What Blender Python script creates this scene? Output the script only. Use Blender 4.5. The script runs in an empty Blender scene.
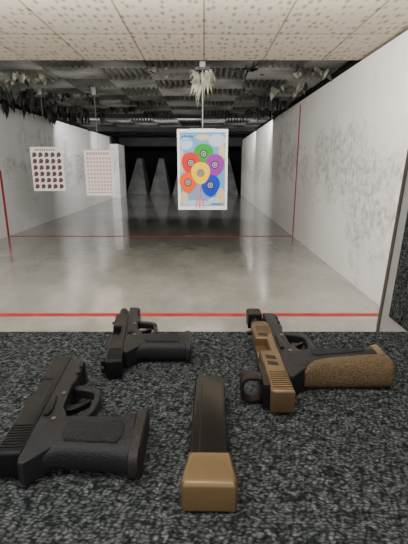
import bpy, bmesh, math, random
from mathutils import Vector, Matrix, noise
random.seed(4)
S=bpy.context.scene
COL=S.collection

# ---------------------------------------------------------------- materials
def newmat(name):
    m=bpy.data.materials.new(name); m.use_nodes=True
    nt=m.node_tree; b=nt.nodes['Principled BSDF']
    return m,nt,b
def mat(name,col,rough=.5,metal=0.,var=.0,vscale=20,bump=0.,bscale=200,col2=None,spec=.5,bdist=.002):
    m,nt,b=newmat(name)
    b.inputs['Roughness'].default_value=rough
    b.inputs['Metallic'].default_value=metal
    b.inputs['Specular IOR Level'].default_value=spec
    tc=nt.nodes.new('ShaderNodeTexCoord')
    n=nt.nodes.new('ShaderNodeTexNoise'); n.inputs['Scale'].default_value=vscale; n.inputs['Detail'].default_value=5
    nt.links.new(tc.outputs['Object'],n.inputs['Vector'])
    cr=nt.nodes.new('ShaderNodeValToRGB')
    c=Vector(col); c2=Vector(col2) if col2 else c*(1-var)
    cr.color_ramp.elements[0].position=.35; cr.color_ramp.elements[1].position=.65
    cr.color_ramp.elements[0].color=(*c2,1); cr.color_ramp.elements[1].color=(*c,1)
    nt.links.new(n.outputs['Fac'],cr.inputs['Fac']); nt.links.new(cr.outputs['Color'],b.inputs['Base Color'])
    if bump:
        n2=nt.nodes.new('ShaderNodeTexNoise'); n2.inputs['Scale'].default_value=bscale; n2.inputs['Detail'].default_value=3
        nt.links.new(tc.outputs['Object'],n2.inputs['Vector'])
        bp=nt.nodes.new('ShaderNodeBump'); bp.inputs['Strength'].default_value=bump; bp.inputs['Distance'].default_value=bdist
        nt.links.new(n2.outputs['Fac'],bp.inputs['Height']); nt.links.new(bp.outputs['Normal'],b.inputs['Normal'])
    return m

def carpet_mat():
    m,nt,b=newmat('carpet'); N=nt.nodes; L=nt.links
    tc=N.new('ShaderNodeTexCoord')
    wn=N.new('ShaderNodeTexNoise'); wn.inputs['Scale'].default_value=60; wn.inputs['Detail'].default_value=2
    L.new(tc.outputs['Object'],wn.inputs['Vector'])
    mx=N.new('ShaderNodeMix'); mx.data_type='VECTOR'; mx.inputs['Factor'].default_value=.012
    L.new(tc.outputs['Object'],mx.inputs['A']); L.new(wn.outputs['Color'],mx.inputs['B'])
    mp=N.new('ShaderNodeMapping'); mp.inputs['Scale'].default_value=(.72,1.2,1); mp.inputs['Rotation'].default_value=(0,0,.2)
    L.new(mx.outputs['Result'],mp.inputs['Vector'])
    v=N.new('ShaderNodeTexVoronoi'); v.inputs['Scale'].default_value=340; v.inputs['Randomness'].default_value=.6; v.feature='SMOOTH_F1'; v.inputs['Smoothness'].default_value=.3
    L.new(mp.outputs['Vector'],v.inputs['Vector'])
    n=N.new('ShaderNodeTexNoise'); n.inputs['Scale'].default_value=900; n.inputs['Detail'].default_value=2
    L.new(tc.outputs['Object'],n.inputs['Vector'])
    big=N.new('ShaderNodeTexNoise'); big.inputs['Scale'].default_value=130; big.inputs['Detail'].default_value=4; big.inputs['Roughness'].default_value=.75
    L.new(tc.outputs['Object'],big.inputs['Vector'])
    cr=N.new('ShaderNodeValToRGB'); e=cr.color_ramp.elements
    e[0].position=.12; e[0].color=(.170,.180,.172,1); e[1].position=.65; e[1].color=(.028,.031,.031,1)
    L.new(v.outputs['Distance'],cr.inputs['Fac'])
    cr2=N.new('ShaderNodeValToRGB'); e=cr2.color_ramp.elements
    e[0].position=.38; e[0].color=(.46,.48,.50,1); e[1].position=.54; e[1].color=(1,1,1,1)
    x=cr2.color_ramp.elements.new(.66); x.color=(1.7,1.7,1.62,1)
    L.new(big.outputs['Fac'],cr2.inputs['Fac'])
    mm=N.new('ShaderNodeMix'); mm.data_type='RGBA'; mm.blend_type='MULTIPLY'; mm.inputs['Factor'].default_value=1
    L.new(cr.outputs['Color'],mm.inputs['A']); L.new(cr2.outputs['Color'],mm.inputs['B'])
    L.new(mm.outputs['Result'],b.inputs['Base Color'])
    b.inputs['Roughness'].default_value=1; b.inputs['Specular IOR Level'].default_value=0
    inv=N.new('ShaderNodeMath'); inv.operation='MULTIPLY_ADD'; inv.inputs[1].default_value=-1; L.new(v.outputs['Distance'],inv.inputs[0])
    sc=N.new('ShaderNodeMath'); sc.operation='MULTIPLY'; sc.inputs[1].default_value=.6; L.new(n.outputs['Fac'],sc.inputs[0])
    L.new(sc.outputs[0],inv.inputs[2])
    bp=N.new('ShaderNodeBump'); bp.inputs['Strength'].default_value=.5; bp.inputs['Distance'].default_value=.0022
    L.new(inv.outputs[0],bp.inputs['Height']); L.new(bp.outputs['Normal'],b.inputs['Normal'])
    return m

def block_wall_mat(name,base,dirt,amount,zmid,mort=.88,mx=.6):
    m,nt,b=newmat(name); N=nt.nodes; L=nt.links
    tc=N.new('ShaderNodeTexCoord')
    sp=N.new('ShaderNodeSeparateXYZ'); L.new(tc.outputs['Object'],sp.inputs[0])
    cb=N.new('ShaderNodeCombineXYZ'); L.new(sp.outputs['Y'],cb.inputs[0]); L.new(sp.outputs['Z'],cb.inputs[1])
    br=N.new('ShaderNodeTexBrick'); br.inputs['Scale'].default_value=1; br.inputs['Brick Width'].default_value=.8; br.inputs['Row Height'].default_value=.2
    br.inputs['Mortar Size'].default_value=.006; br.inputs['Mortar Smooth'].default_value=1
    br.inputs['Color1'].default_value=(*base,1); br.inputs['Color2'].default_value=(*[c*.96 for c in base],1); br.inputs['Mortar'].default_value=(*[c*mort for c in base],1)
    L.new(cb.outputs[0],br.inputs['Vector'])
    n=N.new('ShaderNodeTexNoise'); n.inputs['Scale'].default_value=.8; n.inputs['Detail'].default_value=11; n.inputs['Roughness'].default_value=.72
    L.new(tc.outputs['Object'],n.inputs['Vector'])
    mr=N.new('ShaderNodeMath'); mr.operation='SUBTRACT'; L.new(sp.outputs['Z'],mr.inputs[0]); mr.inputs[1].default_value=zmid
    a2=N.new('ShaderNodeMath'); a2.operation='ABSOLUTE'; L.new(mr.outputs[0],a2.inputs[0])
    ms=N.new('ShaderNodeMath'); ms.operation='MULTIPLY_ADD'; L.new(a2.outputs[0],ms.inputs[0]); ms.inputs[1].default_value=-.16; L.new(n.outputs['Fac'],ms.inputs[2])
    cr=N.new('ShaderNodeValToRGB'); e=cr.color_ramp.elements
    e[0].position=.5-amount; e[0].color=(0,0,0,1); e[1].position=.58-amount; e[1].color=(1,1,1,1)
    L.new(ms.outputs[0],cr.inputs['Fac'])
    n3=N.new('ShaderNodeTexNoise'); n3.inputs['Scale'].default_value=13; n3.inputs['Detail'].default_value=8; n3.inputs['Roughness'].default_value=.75
    L.new(tc.outputs['Object'],n3.inputs['Vector'])
    c3=N.new('ShaderNodeMapRange'); c3.inputs['From Min'].default_value=.42; c3.inputs['From Max'].default_value=.60; c3.inputs['To Min'].default_value=.08; c3.inputs['To Max'].default_value=mx
    L.new(n3.outputs['Fac'],c3.inputs['Value'])
    mf=N.new('ShaderNodeMath'); mf.operation='MULTIPLY'; L.new(c3.outputs['Result'],mf.inputs[1]); L.new(cr.outputs['Color'],mf.inputs[0])
    mm=N.new('ShaderNodeMix'); mm.data_type='RGBA'
    L.new(mf.outputs[0],mm.inputs['Factor']); L.new(br.outputs['Color'],mm.inputs['A']); mm.inputs['B'].default_value=(*dirt,1)
    L.new(mm.outputs['Result'],b.inputs['Base Color'])
    b.inputs['Roughness'].default_value=.7
    bp=N.new('ShaderNodeBump'); bp.inputs['Strength'].default_value=.3; bp.inputs['Distance'].default_value=.01
    L.new(n.outputs['Fac'],bp.inputs['Height']); L.new(bp.outputs['Normal'],b.inputs['Normal'])
    return m

def floor_mat():
    m,nt,b=newmat('polished_concrete'); N=nt.nodes; L=nt.links
    tc=N.new('ShaderNodeTexCoord')
    mp=N.new('ShaderNodeMapping'); mp.inputs['Scale'].default_value=(1,.6,1); L.new(tc.outputs['Object'],mp.inputs['Vector'])
    n=N.new('ShaderNodeTexNoise'); n.inputs['Scale'].default_value=1.1; n.inputs['Detail'].default_value=9; n.inputs['Roughness'].default_value=.7
    L.new(mp.outputs['Vector'],n.inputs['Vector'])
    cr=N.new('ShaderNodeValToRGB'); e=cr.color_ramp.elements
    e[0].position=.36; e[0].color=(.235,.225,.19,1); e[1].position=.62; e[1].color=(.38,.365,.315,1)
    L.new(n.outputs['Fac'],cr.inputs['Fac'])
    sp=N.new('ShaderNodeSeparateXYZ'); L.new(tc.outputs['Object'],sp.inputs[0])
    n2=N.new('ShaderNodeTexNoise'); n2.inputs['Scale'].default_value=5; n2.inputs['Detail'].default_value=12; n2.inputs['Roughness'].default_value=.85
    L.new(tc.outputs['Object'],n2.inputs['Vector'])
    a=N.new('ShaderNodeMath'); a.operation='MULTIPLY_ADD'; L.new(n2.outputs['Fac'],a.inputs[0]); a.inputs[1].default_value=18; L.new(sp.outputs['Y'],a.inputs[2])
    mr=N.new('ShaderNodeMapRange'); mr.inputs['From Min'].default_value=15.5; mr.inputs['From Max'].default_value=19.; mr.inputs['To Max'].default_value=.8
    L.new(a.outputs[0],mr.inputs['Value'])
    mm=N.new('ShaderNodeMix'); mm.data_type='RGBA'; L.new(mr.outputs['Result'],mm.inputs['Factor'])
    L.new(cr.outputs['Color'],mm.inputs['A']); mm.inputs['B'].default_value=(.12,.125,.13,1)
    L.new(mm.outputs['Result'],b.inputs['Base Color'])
    r=N.new('ShaderNodeMapRange'); r.inputs['From Min'].default_value=.35; r.inputs['From Max'].default_value=.65; r.inputs['To Min'].default_value=.07; r.inputs['To Max'].default_value=.24
    L.new(n.outputs['Fac'],r.inputs['Value']); L.new(r.outputs['Result'],b.inputs['Roughness'])
    b.inputs['Specular IOR Level'].default_value=1.0
    b.inputs['Coat Weight'].default_value=.5; b.inputs['Coat Roughness'].default_value=.08
    bp=N.new('ShaderNodeBump'); bp.inputs['Strength'].default_value=.08; bp.inputs['Distance'].default_value=.01
    L.new(n2.outputs['Fac'],bp.inputs['Height']); L.new(bp.outputs['Normal'],b.inputs['Normal'])
    return m

def ceil_mat():
    m,nt,b=newmat('ceiling_board'); N=nt.nodes; L=nt.links
    tc=N.new('ShaderNodeTexCoord')
    br=N.new('ShaderNodeTexBrick'); br.inputs['Scale'].default_value=1; br.inputs['Brick Width'].default_value=.61; br.inputs['Row Height'].default_value=1.22
    br.inputs['Mortar Size'].default_value=.008; br.offset=0
    br.inputs['Color1'].default_value=(.60,.54,.44,1); br.inputs['Color2'].default_value=(.53,.475,.385,1); br.inputs['Mortar'].default_value=(.26,.22,.17,1)
    L.new(tc.outputs['Object'],br.inputs['Vector'])
    mp=N.new('ShaderNodeMapping'); mp.inputs['Scale'].default_value=(16,7.5,1); L.new(tc.outputs['Object'],mp.inputs['Vector'])
    v=N.new('ShaderNodeTexVoronoi'); v.inputs['Scale'].default_value=1; v.inputs['Randomness'].default_value=.6; L.new(mp.outputs['Vector'],v.inputs['Vector'])
    cr=N.new('ShaderNodeValToRGB'); e=cr.color_ramp.elements; e[0].position=.14; e[0].color=(.38,.33,.26,1); e[1].position=.36; e[1].color=(1,1,1,1)
    L.new(v.outputs['Distance'],cr.inputs['Fac'])
    mm=N.new('ShaderNodeMix'); mm.data_type='RGBA'; mm.blend_type='MULTIPLY'; mm.inputs['Factor'].default_value=.8
    L.new(br.outputs['Color'],mm.inputs['A']); L.new(cr.outputs['Color'],mm.inputs['B'])
    L.new(mm.outputs['Result'],b.inputs['Base Color']); b.inputs['Roughness'].default_value=.8
    return m

# ---------------------------------------------------------------- mesh builder
class MB:
    def __init__(s): s.v=[]; s.f=[]; s.m=[]
    def add(s,vs,fs,mi=0):
        o=len(s.v); s.v+= [tuple(p) for p in vs]
        for f in fs: s.f.append([i+o for i in f]); s.m.append(mi)
    def box(s,x0,x1,y0,y1,z0,z1,mi=0):
        s.add([(x0,y0,z0),(x1,y0,z0),(x1,y1,z0),(x0,y1,z0),(x0,y0,z1),(x1,y0,z1),(x1,y1,z1),(x0,y1,z1)],
              [(3,2,1,0),(4,5,6,7),(0,1,5,4),(1,2,6,5),(2,3,7,6),(3,0,4,7)],mi)
    def ext(s,pts,z0,z1,mi=0,rt=0,rb=0,rz=None,seg=4):
        n=len(pts)
        ar=sum(pts[i][0]*pts[(i+1)%n][1]-pts[(i+1)%n][0]*pts[i][1] for i in range(n))
        if ar<0: pts=pts[::-1]
        P=[Vector(p) for p in pts]; off=[]
        for i in range(n):
            d1=(P[i]-P[i-1]).normalized(); d2=(P[(i+1)%n]-P[i]).normalized()
            n1=Vector((-d1.y,d1.x)); n2=Vector((-d2.y,d2.x))
            off.append((n1+n2)/max(.35,1+n1.dot(n2)))
        rings=[]
        def ring(ins,z): rings.append([(P[i].x+off[i].x*ins,P[i].y+off[i].y*ins,z) for i in range(n)])
        if rb:
            h=rz or rb
            for k in range(seg):
                a=math.pi/2*k/seg; ring(rb*(1-math.sin(a)),z0+h*(1-math.cos(a)))
        ring(0,z0+((rz or rb) if rb else 0))
        ring(0,z1-((rz or rt) if rt else 0))
        if rt:
            h=rz or rt
            for k in range(1,seg+1):
                a=math.pi/2*k/seg; ring(rt*(1-math.cos(a)),z1-h+h*math.sin(a))
        vs=[p for r in rings for p in r]; fs=[]
        for r in range(len(rings)-1):
            for i in range(n):
                j=(i+1)%n; fs.append((r*n+i,r*n+j,(r+1)*n+j,(r+1)*n+i))
        fs.append(tuple(range(n-1,-1,-1))); o=(len(rings)-1)*n; fs.append(tuple(range(o,o+n)))
        s.add(vs,fs,mi)
    def rings(s,R,mi=0):
        n=len(R[0]); vs=[p for r in R for p in r]; fs=[]
        for k in range(len(R)-1):
            for i in range(n): j=(i+1)%n; fs.append((k*n+i,k*n+j,(k+1)*n+j,(k+1)*n+i))
        fs.append(tuple(range(n-1,-1,-1))); o=(len(R)-1)*n; fs.append(tuple(range(o,o+n)))
        s.add(vs,fs,mi)
    def loft(s,st,zc,mi=0,ex=2.6,n=32):
        """stations (a, b_back, b_front, half_thickness[,tilt of b->a]) in cm, cross-sections are super-ellipses in b/z"""
        R=[]
        for q in st:
            a,b0,b1,h=q[:4]; k=q[4] if len(q)>4 else 0
            c=(b0+b1)/2; w=(b1-b0)/2; r=[]
            for i in range(n):
                t=2*math.pi*i/n; cx=math.copysign(abs(math.cos(t))**(2/ex),math.cos(t)); cz=math.copysign(abs(math.sin(t))**(2/ex),math.sin(t))
                r.append(((-a+k*w*cx)/100,(c+w*cx)/100,zc+h/100*cz))
            R.append(r)
        s.rings(R,mi)
    def cyl(s,p0,p1,r,mi=0,n=24,r1=None,hole=0,hd=.01):
        p0=Vector(p0);p1=Vector(p1); d=(p1-p0).normalized(); u=d.orthogonal().normalized(); w=d.cross(u)
        r1=r if r1 is None else r1
        c=lambda p,rr:[p+(u*math.cos(2*math.pi*i/n)+w*math.sin(2*math.pi*i/n))*rr for i in range(n)]
        R=[c(p0,r),c(p1,r1)]
        if hole: R+=[c(p1,hole),c(p1-d*hd,hole)]
        s.rings(R,mi)
    def obj(s,name,mats,parent=None,loc=(0,0,0),rot=0,sharp=35,recalc=True,**kw):
        me=bpy.data.meshes.new(name); me.from_pydata(s.v,[],s.f)
        for i,p in enumerate(me.polygons): p.material_index=s.m[i]
        for mm in (mats if isinstance(mats,list) else [mats]): me.materials.append(mm)
        bm=bmesh.new(); bm.from_mesh(me)
        if recalc: bmesh.ops.recalc_face_normals(bm,faces=bm.faces)
        for f in bm.faces: f.smooth=True
        for e in bm.edges: e.smooth=(len(e.link_faces)==2 and e.calc_face_angle(0)<math.radians(sharp))
        bm.to_mesh(me); bm.free()
        o=bpy.data.objects.new(name,me); COL.objects.link(o)
        o.location=loc; o.rotation_euler=(0,0,rot)
        if parent: o.parent=parent
        for k,v in kw.items(): o[k]=v
        return o
def chaikin(pts,it=2):
    for _ in range(it):
        q=[]
        for i in range(len(pts)):
            a=Vector(pts[i]); b=Vector(pts[(i+1)%len(pts)])
            q.append(tuple(a*.75+b*.25)); q.append(tuple(a*.25+b*.75))
        pts=q
    return pts
def top(name,label,cat,loc,rot=0,**kw):
    e=bpy.data.objects.new(name,None); COL.objects.link(e); e.empty_display_size=.02
    e.location=loc; e.rotation_euler=(0,0,rot)
    if cat: e['label']=label; e['category']=cat
    for k,v in kw.items(): e[k]=v
    return e
def struct(mb,name,m,**kw):
    return mb.obj(name,m,kind='structure',**kw)

# ---------------------------------------------------------------- room
CZ=1.235
XL,XR=-3.52,1.60
M_floor=floor_mat(); M_ceil=ceil_mat()
M_wr=block_wall_mat('painted_block_bright',(.86,.835,.805),(.42,.405,.39),.075,1.25,.95,.95)
M_wl=block_wall_mat('painted_block_worn',(.82,.82,.81),(.30,.31,.33),.065,1.3,.84,.9)
M_red=mat('red_line_paint',(.50,.025,.025),.5,var=.35,vscale=9)
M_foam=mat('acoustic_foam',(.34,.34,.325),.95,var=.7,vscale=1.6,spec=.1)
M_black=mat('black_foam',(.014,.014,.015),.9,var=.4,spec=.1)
M_dfoam=mat('dark_grey_foam',(.13,.13,.13),.9,var=.7,vscale=2,spec=.1)
M_dark=mat('dark_steel',(.035,.036,.04),.6,var=.5,vscale=3)
M_grey=mat('grey_steel',(.20,.205,.21),.5,var=.5,vscale=2)

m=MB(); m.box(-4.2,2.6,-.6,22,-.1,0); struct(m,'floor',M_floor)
m=MB(); m.box(XR,XR+.2,1.2,17.4,0,2.26); struct(m,'wall_right',M_wr)
m=MB(); m.box(XL-.2,XL,1.2,15.4,0,2.26); struct(m,'wall_left',M_wl)
m=MB(); m.box(XL-.2,XL+.30,15.4,16.6,0,2.0); struct(m,'trim_1',M_wl)
m=MB(); m.box(XR,XR+.2,4.55,17.4,2.26,2.6); struct(m,'trim_2',M_black)
m=MB(); m.box(XL-.2,XL,4.55,15.4,2.26,2.6); struct(m,'trim_3',M_black)
m=MB(); m.box(XL-.2,XR+.2,1.2,4.5,2.285,2.36); struct(m,'ceiling',M_ceil)
m=MB(); m.box(-4.2,2.6,20.6,20.8,0,2.6); struct(m,'wall_back',M_black)
m=MB(); m.box(XL-.4,XL-.2,16.6,20.6,0,2.6); struct(m,'wall_trap_left',M_dark)
m=MB(); m.box(XR+.1,XR+.3,17.4,20.6,0,2.6); struct(m,'wall_trap_right',M_dark)
m=MB(); m.box(XL,XR,6.97,7.03,.0,.003); struct(m,'trim_4',M_red)
m=MB(); m.box(XR-.004,XR,6.965,7.035,0,2.2); struct(m,'trim_5',M_red)
m=MB(); m.box(XL,XL+.004,6.965,7.035,0,1.15); struct(m,'trim_6',M_red)
m=MB(); m.box(XL,XR,3.115,3.18,.0,.003); struct(m,'trim_7',M_red)

# foam ceiling: wedge tiles, ridge direction alternating
m=MB(); T=.61; zc=2.40
for i in range(9):
    for j in range(27):
        x0=XL-.2+i*T; y0=4.5+j*T
        if x0>XR+.2: continue
        if random.random()<.04:
            m.box(x0,x0+T,y0,y0+T,zc,zc+.02,1); continue
        dz=random.uniform(-.012,.012); n=8
        d=.07
        for k in range(n):
            a=k/n*T; b=(k+1)/n*T; c=(a+b)/2
            if (i+j)%2: vs=[(x0+a,y0,zc+dz),(x0+c,y0,zc-d+dz),(x0+b,y0,zc+dz),(x0+a,y0+T,zc+dz),(x0+c,y0+T,zc-d+dz),(x0+b,y0+T,zc+dz)]
            else: vs=[(x0,y0+a,zc+dz),(x0,y0+c,zc-d+dz),(x0,y0+b,zc+dz),(x0+T,y0+a,zc+dz),(x0+T,y0+c,zc-d+dz),(x0+T,y0+b,zc+dz)]
            m.add(vs,[(0,1,4,3),(1,2,5,4),(0,3,5,2),(0,2,1),(3,4,5)],0 if y0<9.0 else (2 if y0<13 else 1))  # tile tone steps from grey through dark grey to black going downrange
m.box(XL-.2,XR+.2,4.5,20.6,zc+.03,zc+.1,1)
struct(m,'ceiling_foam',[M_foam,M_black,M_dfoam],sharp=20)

for k,(y,h) in enumerate([(9.4,.06),(12.4,.10),(17.0,.34)]):
    m=MB(); m.add([(XL,y,zc),(XR,y,zc),(XR,y+.25,zc-h-.06),(XL,y+.25,zc-h-.06),(XL,y+.06,zc),(XR,y+.06,zc),(XR,y+.31,zc-h-.06),(XL,y+.31,zc-h-.06)],
      [(0,1,2,3),(4,5,6,7),(0,1,5,4),(3,2,6,7),(0,3,7,4),(1,2,6,5)])
    m.obj('ceiling_baffle',M_dark,label='dark sloped steel baffle spanning the range ceiling',category='baffle',group='ceiling baffles')

for k in range(5):
    x=-3.0+k*1.02
    m=MB(); m.add([(x-.44,17.8,0),(x+.44,17.8,0),(x+.44,19.6,0),(x-.44,19.6,0),(x-.10,19.0,1.55),(x+.10,19.0,1.55),(x+.10,19.6,1.55),(x-.10,19.6,1.55)],
      [(3,2,1,0),(4,5,6,7),(0,1,5,4),(1,2,6,5),(2,3,7,6),(3,0,4,7)])
    m.obj('bullet_trap_wedge',M_grey,label='grey steel deflector wedge at the end of the range',category='bullet trap',group='bullet trap wedges')

# torn foam hanging under the ceiling: clusters of small ragged strips
M_rag=mat('torn_foam',(.09,.09,.085),.95,vscale=5,col2=(.010,.010,.011),spec=.1)
M_rag2=mat('shredded_foam_olive',(.36,.36,.27),.95,vscale=9,col2=(.07,.07,.055),spec=.1)
rg=MB()
def rag(x,y,w,h,seed,mi):
    r=random.Random(seed); z0=zc-.05
    for s in range(int(34*w)):
        cx=min(XR-.08,max(XL+.08,x+r.uniform(-.5,.5)*w)); cy=y+r.uniform(-.25,.25); l=h*r.uniform(.35,1.0); hw=r.uniform(.015,.055); an=r.uniform(0,math.pi)
        dx,dy=hw*math.cos(an),hw*math.sin(an); tx,ty=r.uniform(-.06,.06),r.uniform(-.06,.06)
        rg.add([(cx-dx,cy-dy,z0),(cx+dx,cy+dy,z0),(cx+dx*1.2+tx*.5,cy+dy*1.2+ty*.5,z0-l*.5),(cx+tx+dx*.3,cy+ty,z0-l),(cx-dx*.9+tx*.5,cy-dy*.9+ty*.5,z0-l*.6)],[(0,1,2,4),(4,2,3)],mi if r.random()<.8 else 0)
R=[(-3.1,5.2,.7,.18,0),(-2.4,5.5,.8,.13,1),(-3.0,6.4,.9,.30,0),(-2.2,7.0,.9,.18,0),(-2.9,8.2,1.1,.32,0),(-1.7,8.4,.9,.14,0),(-2.8,9.2,1.3,.3,0),
   (1.35,5.2,.5,.12,1),(1.25,6.2,.6,.18,1),(1.2,7.3,.7,.26,0),(1.2,8.6,.7,.3,0),(.7,9.2,1.0,.16,0),(-.9,9.2,.8,.12,0),
   (-3.0,4.8,.8,.13,0),(-1.1,7.6,.7,.10,0),(.7,6.6,.6,.08,0),(-3.1,7.4,.9,.36,0),(-.5,5.3,.5,.06,1),(.6,5.2,.4,.06,0)]
for k,(x,y,w,h,mi) in enumerate(R): rag(x,y,w,h,k+1,mi)
o=rg.obj('torn_foam',[M_rag,M_rag2],recalc=False,label='ragged shreds of torn acoustic foam hanging from the ceiling',category='foam',kind='stuff')

# ---------------------------------------------------------------- booth
M_carpet=carpet_mat()
M_wood=mat('grey_laminate',(.18,.18,.18),.6,var=.2)
BX=.298
m=MB()
prof=[(-.10,.93),(.53,.93),(.541,.945),(.545,.97),(.541,.99),(.532,1.0),(-.10,1.0)]
n=len(prof); vs=[(-.95,p[0],p[1]) for p in prof]+[(BX-.001,p[0],p[1]) for p in prof]
m.add(vs,[(i,(i+1)%n,n+(i+1)%n,n+i) for i in range(n)]+[tuple(range(n-1,-1,-1)),tuple(range(n,2*n))])
m.obj('shooting_bench',M_carpet,label='booth bench top covered in dark grey looped carpet',category='counter')
m=MB(); m.box(-.95,BX-.001,.30,.50,0,.93); m.obj('bench_base',M_wood,label='plain grey panel base under the carpeted bench',category='counter base')
M_panel=mat('divider_panel',(.52,.505,.48),.35,vscale=6,col2=(.36,.35,.33))
M_bronze=mat('divider_trim',(.13,.11,.09),.4,.3,var=.3)
dv=top('booth_divider','light grey booth divider panel with dark metal edge','divider',(BX+.012,0,0))
def slab(m,x0,x1,P):
    n=len(P); m.add([(x0,p[0],p[1]) for p in P]+[(x1,p[0],p[1]) for p in P],[tuple(range(n)),tuple(range(n,2*n))]+[(i,(i+1)%n,n+(i+1)%n,n+i) for i in range(n)])
m=MB(); slab(m,-.009,.009,[(-.05,0),(.625,0),(.625,.97),(.598,1.24),(.50,2.2),(-.05,2.2)]); m.obj('panel',M_panel,dv)
m=MB(); slab(m,-.011,.011,[(.625,0),(.633,0),(.633,.97),(.606,1.24),(.508,2.2),(.50,2.2),(.598,1.24),(.625,.97)]); m.obj('edge_trim',M_bronze,dv)
m=MB(); slab(m,-.0125,-.009,[(-.05,1.0),(.592,1.0),(.575,1.20),(-.05,1.20)]); m.obj('carpet_facing',M_carpet,dv,label='dark grey carpet facing')

# ---------------------------------------------------------------- posters
M_paper=mat('poster_paper',(.72,.71,.69),.6,var=.03)
def disc(m,x,z,rx,rz,y,mi,n=20):
    m.add([(x+rx*math.cos(2*math.pi*i/n),y,z+rz*math.sin(2*math.pi*i/n)) for i in range(n)],[tuple(range(n))],mi)
def rect(m,x0,x1,z0,z1,y,mi): m.add([(x0,y,z0),(x1,y,z0),(x1,y,z1),(x0,y,z1)],[(0,1,2,3)],mi)
W,H=.565,.885; zt=CZ+.386; zb=zt-H
px=lambda u:(u-202.5)/51*W ; pz=lambda v: zt-(v-129)/81*H-zb
cols=[('p_white',(.66,.65,.63)),('p_sky',(.11,.27,.43)),('p_cream',(.50,.39,.22)),('p_green',(.01,.25,.02)),('p_red',(.50,.012,.01)),('p_purple',(.22,.02,.24)),
      ('p_yellow',(.74,.42,.002)),('p_orange',(.62,.075,.003)),('p_blue',(.005,.03,.36)),('p_black',(.01,.01,.01)),('p_pink',(.62,.06,.16)),('p_ink',(.02,.06,.34)),('p_cloud',(.36,.45,.53))]
pm=[mat(a,c,.6,var=.05,spec=.2) for a,c in cols]
def hanging(name,label,x,y,ztop,w,h,build,mats):
    e=top(name,label,'poster',(x,y,ztop-h))
    m=MB(); m.box(-w/2,w/2,0,.003,0,h); build(m); m.obj('sheet',mats,e,recalc=False)
    return e
def balloons(m):
    yy=-.001
    rect(m,px(179.5),px(225.5),pz(206),pz(132),yy,1)
    for k,(u,v,rx,rz,c) in enumerate([(186,143,6.5,6,12),(217,140,8.5,6,12),(222,152,3.5,9,2),(183.5,198,4,8,2),(221,196,4.5,9,2),(203,137,7,3,2),(197,203,14,3,12),(181.5,160,2,12,2),(214,201,6,4,12)]):
        disc(m,px(u),pz(v),rx/51*W,(rz/81*H),yy-.0005-k*.0001,c)
    def ribbon(pts,mi,y,w=.008):
        for (a,b),(c,d) in zip(pts,pts[1:]):
            m.add([(px(a)-w/2,y,pz(b)),(px(a)+w/2,y,pz(b)),(px(c)+w/2,y,pz(d)),(px(c)-w/2,y,pz(d))],[(3,2,1,0)],mi)
    for (u0,v0) in [(202,161),(193,170),(214,172),(200,181),(189,190),(210,194)]:
        ribbon([(u0,v0),((u0*2+200)/3,(v0+200)/2),(199.5+(u0-200)*.25,200),(199+(u0-200)*.42,208)],10,yy-.002)
    B=[(203.5,153,10,10,3),(190.5,162,9.8,10.6,4),(215,164,9.8,10.8,5),(187.5,181.5,9.2,10.2,7),(210.5,184.5,10,10.8,8),(200.5,172,10,10.8,6)]
    for k,(u,v,rx,rz,c) in enumerate(B):
        y=yy-.003-k*.0016
        RX=rx/51*W; RZ=rz/81*H; pts=[]
        for i in range(28):
            t=2*math.pi*i/28; s=math.sin(t); pts.append((px(u)+RX*math.cos(t)*(1+.16*s)*.96,y,pz(v)+RZ*s*(1 if s>0 else 1.06)))
        m.add(pts,[tuple(range(28))],c)
        kx,kz=px(u),pz(v)-RZ*1.06; m.add([(kx-.010,y,kz-.012),(kx+.010,y,kz-.012),(kx,y,kz+.008)],[(0,1,2)],c)
        disc(m,px(u),pz(v),.042,.042,y-.0003,9); disc(m,px(u),pz(v),.029,.029,y-.0005,0); disc(m,px(u),pz(v),.024,.024,y-.0007,9); disc(m,px(u),pz(v),.008,.008,y-.0009,0)
    for i in range(5): rect(m,px(181.5+i*2.4),px(183.2+i*2.4),pz(137.4-(i%2)*.4),pz(135.6-(i%2)*.6),yy-.0022,11)
    for i in range(6): rect(m,px(182+i*1.9),px(183.2+i*1.9),pz(140.2),pz(139.2),yy-.0022,11)
    for i in range(6): rect(m,px(212+i*1.8),px(213.3+i*1.8),pz(204.8),pz(202.8),yy-.0022,11)
hanging('balloon_target_poster','target poster with six coloured balloons hanging from the carrier',-.016,4.6,zt,W,H,balloons,pm)

M_maroon=mat('p_maroon',(.16,.03,.03),.6); M_mgrey=mat('p_grey',(.06,.04,.05),.6); M_rose=mat('p_rose',(.60,.14,.14),.6)
def grid5(m):
    w,h=.50,.66
    for r in range(6):
        for c in range(5):
            x=-w/2+.063+c*.0935; z=h-.112-r*.095
            disc(m,x,z,.034,.036,-.0012,1,12); disc(m,x+.012,z-.008,.020,.020,-.0018,2,10); rect(m,x-.036,x-.010,z-.038,z-.016,-.0016,2)
    for c in range(9): rect(m,-w/2+.08+c*.035,-w/2+.10+c*.035,h-.055,h-.03,-.0012,2)
def grid9(m):
    w,h=.45,.69
    for c in range(10): rect(m,-w/2+.05+c*.035,-w/2+.072+c*.035,h-.07,h-.035,-.0012,3)
    for r in range(9):
        for c in range(8):
            x=-w/2+.055+c*.0485; z=h-.125-r*.058
            rect(m,x-.014,x+.014,z-.016,z+.016,-.0012,3); rect(m,x-.006,x+.006,z-.006,z+.006,-.0018,0)
    rect(m,-w/2+.03,w/2-.03,.045,.055,-.0012,3)
gm=[M_paper,M_maroon,M_mgrey,M_rose]
hanging('grid_target_poster','white poster with rows of small dark red figures',-2.42,6.3,CZ+.27,.50,.66,grid5,gm)
hanging('grid_target_poster','white poster printed with a fine grid of small red squares',-1.625,6.3,CZ+.226,.45,.69,grid9,gm)

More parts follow.
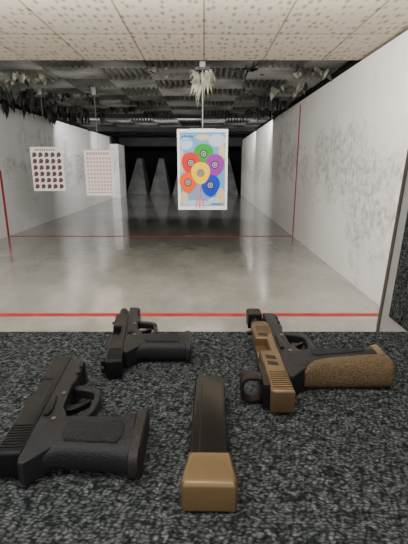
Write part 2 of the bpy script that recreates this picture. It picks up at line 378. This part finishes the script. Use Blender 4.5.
M_metal=mat('worn_steel',(.22,.22,.20),.5,.5,var=.4,vscale=30)
def carrier(x,y,zp,ragged):
    e=top('target_carrier','worn steel target carrier hanging from the ceiling above a poster','target carrier',(x,y+.0,0),group='target carriers')
    m=MB(); m.box(-.03,.03,-.03,.03,2.24,zc-.02)
    r=.005 if ragged else .0022
    m.box(-r,r,-r,r,zp,2.25); m.obj('hanger',M_metal,e)
    m=MB(); m.box(-.14,.14,-.0062,-.0005,zp-.012,zp+.008); m.obj('clip',M_metal,e)
    m=MB(); m.box(-.06,.06,-.02,.02,2.215,2.24); m.cyl((-.06,-.03,2.225),(-.06,.03,2.225),.018,0,14); m.cyl((.06,-.03,2.225),(.06,.03,2.225),.018,0,14); m.obj('wheel_set',M_dark,e)
    if ragged:
        m=MB(); r=random.Random(3)
        for i in range(70):
            a=r.uniform(-.12,.12); b=r.uniform(-.04,.04); l=r.uniform(.05,.22)*(1.25-abs(a)*7); t=r.uniform(-.06,.06); z=r.uniform(2.06,2.22)
            m.add([(a-.016,b,z),(a+.016,b,z),(a+t,b+r.uniform(-.03,.03),z-l)],[(0,1,2)])
        o=m.obj('shredded_wad',M_rag2,e,recalc=False,kind='stuff')
carrier(-.016,4.609,zt,True); carrier(-2.42,6.309,CZ+.27,False); carrier(-1.625,6.309,CZ+.226,False)

# ---------------------------------------------------------------- pistols
def ab(p): return [(-a/100,b/100) for a,b in p]
def pistol(label,loc,rot,lock=0,glen=1.0,M=None,optic=False,tan=False,sc=1.0,rake=.10,flare=0.,gw=0.):
    e=top('pistol',label,'gun',loc,rot); e.scale=(sc,sc,sc)
    C=.0155; s=-lock
    Ms,Mf,Mb,Mg,Mbase=M['slide'],M['frame'],M['barrel'],M['grip'],M['base']
    sh=lambda P:[(a,b+s) for a,b in P]
    m=MB(); hw=.0127; L=17.4
    full=[(0.0,0.0),(2.0,0),(2.3,.3),(2.3,16.6),(2.05,17.3),(1.9,L),(.35,L),(.05,17.1),(0,16.6)]
    notch=[(0.0,0.0),(2.0,0),(2.3,.3),(2.3,8.6),(.95,8.6),(.95,12.0),(2.3,12.0),(2.3,16.6),(2.05,17.3),(1.9,L),(.35,L),(.05,17.1),(0,16.6)]
    m.ext(ab(sh(full)),C-hw,C+.001,0,rb=.0028)
    m.ext(ab(sh(notch)),C+.001,C+hw,0,rt=.0030)
    for i in range(9):
        b=.7+i*.36+s; m.box(-.0200,-.0022,b/100,(b+.19)/100,C+hw-.0005,C+hw+.0007)
    if tan:
        for i in range(7):
            b=13.2+i*.36+s; m.box(-.0200,-.0022,b/100,(b+.19)/100,C+hw-.0005,C+hw+.0007)
    m.obj('slide',Ms,e)
    if tan:
        for b in (4.9,6.3,12.35):
            m=MB(); m.ext(ab(sh([(0.7,b),(1.8,b+.25),(1.8,b+1.0),(0.7,b+.75)])),C+hw-.001,C+hw+.0003,0)
            m.obj('slide_window',M_gunblack,e)
    m=MB(); bl=17.7
    m.box(-.0205,-.0085,.087,.121,C-.0085,C+.0105)
    m.cyl((-.0128,.10,C),(-.0128,bl/100,C),.0068,0,24,hole=.0045,hd=.03)
    m.obj('barrel',Mb,e)
    m=MB(); m.cyl((-.0035,.10,C),(-.0035,.168,C),.0038,0,16); m.obj('recoil_rod',M_gunblack,e)
    if tan:
        m=MB(); m.ext(ab([(.3,16.2),(2.3,16.2),(2.35,18.4),(2.0,18.7),(.5,18.7),(.3,18.4)]),C-.0115,C+.0115,0,rt=.002,rb=.002)
        m.obj('compensator',M_gunblack,e)
    m=MB(); m.ext(ab(sh([(2.25,.6),(2.85,.9),(2.85,1.4),(2.25,1.6)])),C-.009,C-.002,0); m.ext(ab(sh([(2.25,.6),(2.85,.9),(2.85,1.4),(2.25,1.6)])),C+.002,C+.009,0); m.box(-.0245,-.0225,(.6+s)/100,(1.6+s)/100,C-.009,C+.009)
    m.obj('rear_sight',M_gunblack,e)
    m=MB(); m.ext(ab(sh([(2.25,15.8),(2.85,16.0),(2.85,16.3),(2.25,16.7)])),C-.002,C+.002,0); m.obj('front_sight',M_gunblack,e)
    m=MB()
    fr=[(.12,-.35),(-.05,-1.0),(-.5,-1.15),(-1.0,-.7),(-1.7,.1),(-2.3,.6),(-2.5,4.8),(-2.1,5.8),(-1.65,6.6),(-1.5,10.6),(-1.75,11.5),(-1.75,12.6),(-1.45,12.7),(-1.45,13.2),(-1.75,13.3),(-1.75,14.1),(-1.45,14.2),(-1.45,14.7),(-1.75,14.8),(-1.75,15.9),(-1.2,16.6),(.12,16.7)]
    m.ext(ab(fr),C-.0118,C+.0118,0,rt=.0018,rb=.0018); m.obj('frame',Mf,e)
    m=MB()
    tg=[(-2.2,4.6),(-3.6,5.0),(-4.45,6.0),(-4.75,7.2),(-4.8,9.2),(-4.55,10.4),(-3.6,11.0),(-1.7,11.6),(-1.5,10.6),(-3.2,10.25),(-3.95,9.8),(-4.15,9.1),(-4.1,7.5),(-3.85,6.6),(-3.2,5.9),(-2.2,5.6)]
    m.ext(ab(chaikin(tg,1)),C-.0055,C+.0055,0,rt=.0016,rb=.0016); m.obj('trigger_guard',Mf,e)
    m=MB(); m.ext(ab(chaikin([(-1.3,7.0),(-2.5,7.2),(-3.3,7.9),(-3.9,8.5),(-3.6,8.7),(-2.6,8.1),(-1.3,8.0)],1)),C-.0035,C+.0035,0,rt=.001,rb=.001); m.obj('trigger',M_gunblack,e)
    g=glen
    def G(st):
        out=[]
        for q in st:
            a=q[0]; d=rake*max(0,-a-1.5)*g; wd=gw*min(1,max(0,(-a-2)/2))
            out.append((-1.0+(a+1.0)*g if a<-1 else a,q[1]+d-wd*.4,q[2]+d+wd)+tuple(q[3:]))
        return out
    gs=[(-.5,-.6,5.3,1.15),(-1.0,-.45,5.35,1.25),(-1.8,.0,5.3,1.35),(-2.8,.25,5.0,1.42),(-4.0,.15,4.5,1.48),(-5.5,-.2,4.2,1.5),(-7.2,-.55,4.0,1.5),(-8.8,-.85-flare*.4,3.85+flare*.3,1.5),(-10.2,-1.2-flare,3.9+flare*.8,1.5+flare*.1),(-10.35,-1.15-flare,3.8+flare*.8,1.4)]
    m=MB(); m.loft(G(gs),C,0,3.4); m.obj('grip',Mg,e)
    pp=[(-3.0,1.2),(-3.2,4.0),(-5.5,3.3),(-7.5,3.0),(-9.3,3.0+flare*.4),(-9.3,-.0-flare*.4),(-7.2,.3),(-5.2,.7)] if not tan else [(-3.2,2.2),(-3.4,4.1),(-5.5,3.5),(-7.5,3.2),(-9.3,3.1),(-9.3,2.2),(-7.2,2.1),(-5.2,2.2)]
    m=MB(); gp=[(q[0],q[1]) for q in G([(a,b,b) for a,b in pp])] if not tan else [(q[0],q[1]) for q in G([(a,b,b) for a,b in pp])]
    m.ext(ab(chaikin(gp,1)),C+.0135,C+.0157,0,rt=.0012); m.obj('grip_panel',M_panelgrip,e)
    if tan:
        bs=[(-1.9,-.15,.5,.9),(-2.4,.0,1.2,1.25),(-3.2,.05,1.7,1.5),(-4.5,-.15,1.9,1.62),(-6.2,-.5,1.95,1.66),(-8.2,-.95,1.9,1.68),(-10.0,-1.4,1.8,1.68),(-10.9,-1.55,1.7,1.66),(-11.1,-1.3,1.5,1.5)]
        m=MB(); m.loft(G(bs),C+.0005,0,2.6); m.obj('backstrap',M['back'],e)
    mb=[(-10.1,-1.0-flare,3.8+flare,1.3,.06),(-10.3,-1.45-flare,4.3+flare,1.5,.06),(-11.0-flare*.5,-1.55-flare,4.45+flare,1.5,.06),(-11.15-flare*.5,-1.35-flare,4.2+flare,1.35,.06)]
    m=MB(); m.loft(G(mb),C,0,4.0); m.obj('magazine_base',Mbase,e)
    m=MB(); m.ext(ab([(-.2,5.0),(-.7,5.0),(-.9,6.0),(-.6,8.2),(-.2,8.3)]),C+.011,C+.0145,0,rt=.0008); m.obj('slide_stop',M_gunblack,e)
    for a,b in ((-1.3,4.6),(-1.1,8.9)):
        m=MB(); m.cyl((-a/100,b/100,C+.01),(-a/100,b/100,C+.0124),.0022,0,12); m.obj('pin',M_pin,e)
    if optic:
        op=top('red_dot_sight','','',(0,0,0)); op.parent=e
        o=(s)/100
        m=MB(); m.box(-.0285,-.0225,.010+o,.056+o,C-.0125,C+.0125)
        n=28
        def ringpts(rx,rz,y):
            q=[]
            for i in range(n):
                t=2*math.pi*i/n; cx=math.copysign(abs(math.cos(t))**(2/3.2),math.cos(t)); cz=math.copysign(abs(math.sin(t))**(2/3.2),math.sin(t))
                q.append((-.0380+rx*cx,y,C+rz*cz))
            return q
        R4=[ringpts(.0090,.0112,.020+o),ringpts(.0115,.0140,.020+o),ringpts(.0120,.0145,.023+o),ringpts(.0120,.0145,.034+o),ringpts(.0110,.0135,.036+o),ringpts(.0090,.0112,.036+o)]
        vs=[p for r in R4 for p in r]; fs=[]
        for k in range(6):
            for i in range(n): j=(i+1)%n; k2=(k+1)%6; fs.append((k*n+i,k*n+j,k2*n+j,k2*n+i))
        m.add(vs,fs); m.obj('housing',M['optic'],op)
        m=MB(); m.rings([ringpts(.0091,.0113,.030+o),ringpts(.0091,.0113,.031+o)]); m.obj('lens',M_glass,op)
    return e
M_gunblack=mat('gun_black',(.012,.012,.013),.42,.35,var=.2,vscale=60)
M_slideblk=mat('slide_black',(.016,.016,.018),.40,.5,var=.2,vscale=80,bump=.1,bscale=900)
M_poly=mat('polymer_black',(.016,.015,.017),.5,0,var=.2,vscale=60,bump=.15,bscale=900)
M_stip=mat('polymer_stippled',(.014,.013,.015),.5,0,var=.3,vscale=300,bump=.5,bscale=700)
M_panelgrip=mat('grip_texture',(.020,.019,.021),.6,0,var=.4,vscale=500,bump=1.,bscale=650,bdist=.004)
M_pin=mat('steel_pin',(.25,.25,.26),.35,.9)
M_tan=mat('tan_finish',(.25,.165,.085),.34,.6,var=.18,vscale=50,bump=.1,bscale=900)
M_tangrip=mat('tan_stippled',(.29,.19,.09),.55,0.1,var=.5,vscale=500,bump=1.,bscale=700,bdist=.004)
M_tanbase=mat('tan_base',(.30,.195,.090),.32,.45,var=.12,vscale=40)
M_brownblk=mat('brown_black',(.030,.022,.020),.5,0,var=.4,vscale=200,bump=.4,bscale=700)
M_optic=mat('optic_brown',(.030,.022,.018),.45,.4,var=.3,vscale=40)
M_glass,nt,b=newmat('lens_glass'); b.inputs['Base Color'].default_value=(.35,.40,.42,1); b.inputs['Alpha'].default_value=.15; b.inputs['Roughness'].default_value=.05
bk=dict(slide=M_slideblk,frame=M_poly,barrel=M_gunblack,grip=M_stip,base=M_brownblk)
tn=dict(slide=M_tan,frame=M_poly,barrel=M_gunblack,grip=M_stip,base=M_tanbase,back=M_tangrip,optic=M_optic)
pistol('black compact pistol with stippled grip lying closed on the carpet',(-.138,.250,1.0005),math.radians(4),0,.87,bk,sc=.91,flare=.3,gw=.5)
pistol('black pistol with its slide locked open lying on the carpet',(-.096,.430,1.0005),math.radians(7),3.8,.85,bk,sc=.85,gw=.2)
pistol('tan and black pistol with optic sight and slide locked open',(.087,.370,1.0005),math.radians(0),4.0,1.06,tn,optic=True,tan=True,sc=1.0,rake=.2)

# ---------------------------------------------------------------- loose magazine
mg=top('pistol_magazine','long black pistol magazine with tan base pad on the carpet','magazine',(.0035,.220,1.0005),math.radians(-1))
m=MB()
m.ext([(-.0150,.026),(.0150,.026),(.0150,.142),(.0125,.150),(-.0125,.150),(-.0150,.145)],.0015,.0225,0,rt=.0025,rb=.0025)
m.obj('magazine_tube',mat('magazine_steel',(.022,.019,.016),.28,.6,var=.2,vscale=40),mg)
m=MB(); m.box(-.0085,-.0070,.03,.13,.0222,.0228); m.obj('tube_seam',M_gunblack,mg)
m=MB(); m.ext([(-.0085,.146),(.0085,.146),(.006,.154),(-.004,.155)],.006,.018,0,rt=.002,rb=.002); m.obj('follower',M_poly,mg)
m=MB()
m.ext([(-.0160,.033),(-.0168,.026),(-.0200,.005),(-.0180,0),(.0180,0),(.0200,.005),(.0168,.026),(.0160,.033)],0,.0255,0,rt=.0042,rb=.0036)
m.obj('base_pad',M_tanbase,mg)

# ---------------------------------------------------------------- lights
def area(name,loc,tgt,sx,sy,p,col=(1,.97,.92)):
    l=bpy.data.lights.new(name,'AREA'); l.shape='RECTANGLE'; l.size=sx; l.size_y=sy; l.energy=p; l.color=col
    o=bpy.data.objects.new(name,l); COL.objects.link(o); o.location=loc
    d=Vector(tgt)-Vector(loc); o.rotation_euler=d.to_track_quat('-Z','Y').to_euler()
area('booth_lamp',(-.1,.0,2.2),(0,.45,1.0),1.2,.3,8)
area('lane_lamp',(-.8,2.4,2.2),(-.8,7.0,.9),4.0,.4,205)
area('lane_lamp',(-.8,9.75,2.22),(-.8,14,1.0),4.6,.25,125)
area('lane_lamp',(-.8,12.8,2.18),(-.8,17,1.0),4.6,.25,75)
w=bpy.data.worlds.new('w'); S.world=w; w.use_nodes=True
bg=w.node_tree.nodes['Background']; bg.inputs[0].default_value=(1,.985,.965,1); bg.inputs[1].default_value=1.0

cam=bpy.data.cameras.new('cam'); co=bpy.data.objects.new('cam',cam); COL.objects.link(co); S.camera=co
co.location=(0,0,CZ); co.rotation_euler=(math.radians(90-15.2),0,0)
cam.sensor_fit='VERTICAL'; cam.sensor_height=36; cam.lens=26; cam.clip_start=.01
